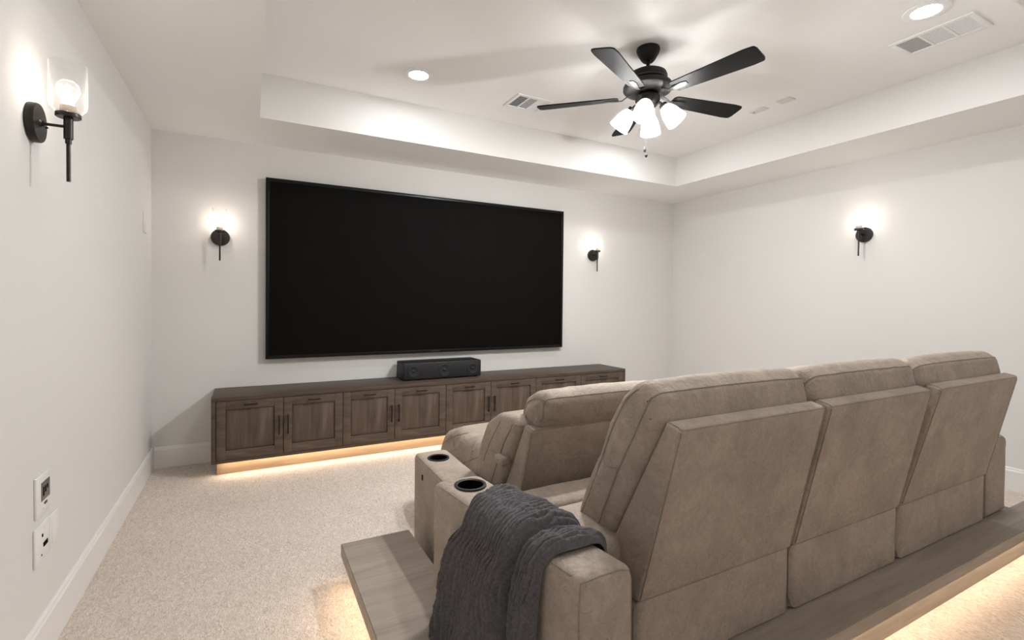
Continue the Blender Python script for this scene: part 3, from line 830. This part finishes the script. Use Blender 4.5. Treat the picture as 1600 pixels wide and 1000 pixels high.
def front_sofa():
    root = empty('reclining_sofa', (2.0, 2.0, 0), 'taupe leather recliner sofa on the carpet, further row ahead of the riser', 'sofa')
    xb = [(.93, 1.64), (1.655, 2.37), (2.385, 3.10)]
    xt = [(.945, 1.625), (1.67, 2.355), (2.40, 3.085)]
    shell = [(1.600, .742), (1.655, .752), (1.92, .235), (1.735, .235)]
    head = [(1.745, .735, .02), (1.74, .79), (1.705, .85, .04), (1.64, .884, .05), (1.575, .892, .04), (1.535, .86, .03), (1.57, .79), (1.625, .735, .02)]
    lumb = [(2.10, .33), (2.09, .43), (2.02, .60, .08), (1.955, .70, .08), (1.84, .762, .06), (1.70, .780, .04), (1.655, .755, .02), (1.88, .33)]
    for i in range(3):
        back_unit(root, xb[i], xt[i], shell, head, lumb, (xb[i][0]+.045, xb[i][1]-.01), (xb[i][0]-.012, xb[i][1]+.004))
        block('lower_back_panel', root, xb[i][0], xb[i][1]+.004, [(1.742, .004, .006), (1.742, .236, .012), (2.0, .236, .01), (2.0, .004, .006)], .02, 0, .0015)
    hs = [o for o in root.children if o.name.startswith('headrest')]
    bs = [o for o in root.children if o.name.startswith('back_cushion')]
    for k, o in enumerate(hs):
        x0 = xb[k][0]+.045-.009; x1 = xb[k][1]-.01
        seam_tube('seam', [(x0+.002, 1.59, .755), (x0, 1.565, .80), (x0+.004, 1.56, .845), (x0+.02, 1.552, .868)]+[(x0+.04+(x1-x0-.07)*j/12, 1.540, .873) for j in range(13)], o, .0028)
        seam_tube('seam', [(x0+.012, 1.56, .862), (x0+.008, 1.62, .862), (x0+.008, 1.68, .835), (x0+.006, 1.715, .79)], o, .0025)
    for k, o in enumerate(bs):
        x0 = xb[k][0]-.012-.0075
        seam_tube('seam', [(x0+.012, 1.70, .745), (x0+.004, 1.76, .665), (x0+.002, 1.84, .53), (x0+.006, 1.92, .38)], o, .003)
        seam_tube('seam', [(x0+.03, 1.80, .742), (x0+.012, 1.84, .69), (x0+.004, 1.885, .63), (x0+.004, 1.95, .53)], o, .0022)
        seam_tube('seam', [(x0+.004, 1.80, .60), (x0+.003, 1.86, .60), (x0+.006, 1.94, .585)], o, .0022)
    for i, (a, b) in enumerate([(.935, 1.635), (1.66, 2.365), (2.39, 3.095)]):
        s = block('seat_cushion', root, a, b, [(1.90, .24), (1.90, .40), (2.03, .50, .05), (2.13, .575, .07), (2.28, .545, .08), (2.37, .42, .06), (2.36, .24)], .085, .012, .003, 20, .03)
        x0 = a-.009
        seam_tube('seam', [(x0+.03, 2.05, .535), (x0+.006, 2.10, .50), (x0+.002, 2.20, .44), (x0+.006, 2.31, .40)], s, .0025)
        seam_tube('seam', [(x0+.03, 2.17, .578), (x0+.012, 2.16, .53), (x0, 2.14, .44), (x0+.004, 2.12, .34)], s, .0022)
        f = block('footrest', root, a+.07, b-.02, [(2.39, .25), (2.385, .42), (2.45, .508, .06), (2.58, .512, .08), (2.75, .46, .08), (2.82, .36, .06), (2.79, .25)], .075, .012, .003, 20, .028)
        x0 = a+.075-.009
        seam_tube('seam', [(x0+.05, 2.46, .54), (x0+.012, 2.52, .50), (x0, 2.60, .46), (x0+.006, 2.74, .38)], f, .0025)
        seam_tube('seam', [(x0+.05, 2.66, .55), (x0+.010, 2.62, .50), (x0, 2.55, .44), (x0+.006, 2.45, .36)], f, .0025)
        seam_tube('seam', [(a+.12+(b-a-.2)*j/10, 2.62, .588) for j in range(11)], f, .0022)
        block('seat_base', root, a, b, [(1.95, .004, .01), (1.95, .235, .01), (2.33, .235, .01), (2.33, .03, .01), (2.30, .004, .01)], .01, 0, 0)
        bx('footrest_bracket', M_black, root, a+.2, a+.23, 2.30, 2.5, .25, .29)
        bx('footrest_bracket', M_black, root, b-.23, b-.20, 2.30, 2.5, .25, .29)
    ar = arm(root, ((1.735, .722, .905, .462), (2.372, .722, .905, .474)), .003, (.028, .045), cup=(.806, 2.245), seams=True)
    bx('port', M_black, ar, .7155, .719, 2.215, 2.228, .385, .41, bev=.001)
    arm(root, ((1.735, 3.12, 3.30, .462), (2.372, 3.12, 3.30, .474)), .003, (.028, .045), cup=(3.21, 2.245))
    # padded recline lever between the shell and the back cushion
    bx('recline_lever', M_leather, root, .888, .932, 1.735, 1.802, .568, .606, bev=.009, seg=3)
front_sofa()

# ------------------------------------------------------------------ knitted throw over the near arm
def throw():
    bm = bmesh.new()
    NS, NT = 250, 270
    def armx(y):   # left and right faces and top of the arm at y
        t = (y-.90)/.64
        return .664+(.530-.664)*t, .832+(.712-.832)*t, .597+.04*t
    def path(y, s):
        """s: 0 at the inner hem .. 1 at the lower outer hem; returns point and outward normal on the arm cross-section"""
        xl, xr, zt = armx(y)
        r = .04
        inner = .05; top = xr-xl; drop = zt-.185
        tot = inner+top+drop; d = s*tot
        if d < inner-r: return Vector((xr, y, zt-(inner-d))), Vector((1, 0, 0))
        if d < inner+r:
            a = (d-(inner-r))/(2*r)*PI/2
            return Vector((xr-r+r*math.cos(a), y, zt-r+r*math.sin(a))), Vector((math.cos(a), 0, math.sin(a)))
        if d < inner+top-r:
            return Vector((xr-(d-inner), y, zt)), Vector((0, 0, 1))
        if d < inner+top+r:
            a = (d-(inner+top-r))/(2*r)*PI/2
            return Vector((xl+r-r*math.sin(a), y, zt-r+r*math.cos(a))), Vector((-math.sin(a), 0, math.cos(a)))
        q = (d-(inner+top+r))
        return Vector((xl, y, zt-r-q)), Vector((-1, 0, 0))
    grid = []
    for i in range(NS+1):
        s = i/NS; row = []
        # front and rear hems wander with s
        yf = 1.375+.02*math.sin(s*5)-.075*math.exp(-((s-.36)/.13)**2)+.10*max(0, s-.40)/.6
        yr = 1.005-.01*math.sin(s*7)-.03*max(0, s-.45)
        for j in range(NT+1):
            t = j/NT     # 0 rear hem, 1 front hem
            y = yr+(yf-yr)*t
            p, n = path(y, s)
            # soft folds running with the drape, deeper lower down
            low = max(0, s-.42)/.58
            th = .012+.012*math.exp(-((t-.60)/.28)**2)
            fold = (.012+.022*low)*(.5+.5*math.sin(t*13.5+1.0*math.sin(s*4)+.6))*(.35+.65*min(1, s*2.2))
            groove_c = .235+.05*math.sin(s*3.0)
            g = -.018*math.exp(-((t-groove_c)/.020)**2)
            roll_ = .016*math.exp(-((t-groove_c-.085)/.06)**2)+.008*math.exp(-((t-.10)/.07)**2)
            wob = .050*noise.noise(Vector((s*6, t*3, 3.1)))+.020*noise.noise(Vector((s*17, t*11, 8.2)))+.006*noise.noise(Vector((s*55, t*40, 2.2)))
            amp = .45+.9*abs(noise.noise(Vector((s*13, t*9, 5.5))))
            knit = .0105*amp*abs(math.sin(PI*23*(t+wob)))**.7+.0018*noise.noise(Vector((s*60, t*50, 1)))
            edge = min(1, min(t, 1-t)/.035)
            d = .004+(th+fold+roll_+knit)*(.30+.70*edge)+g*edge
            d = max(d, .003)
            q = p+n*d
            if n.x < -.5: q.x -= .02*low
            q.y += .006*noise.noise(Vector((s*6, t*3, 7)))
            row.append(bm.verts.new(q))
        grid.append(row)
    for i in range(NS):
        for j in range(NT):
            bm.faces.new((grid[i][j], grid[i][j+1], grid[i+1][j+1], grid[i+1][j]))
    o = fin('throw_blanket', bm, M_throw, None)
    tag(o, 'charcoal knitted throw draped over the left arm of the nearer sofa', 'blanket')
    md = o.modifiers.new('thick', 'SOLIDIFY'); md.thickness = .004; md.offset = -1
throw()
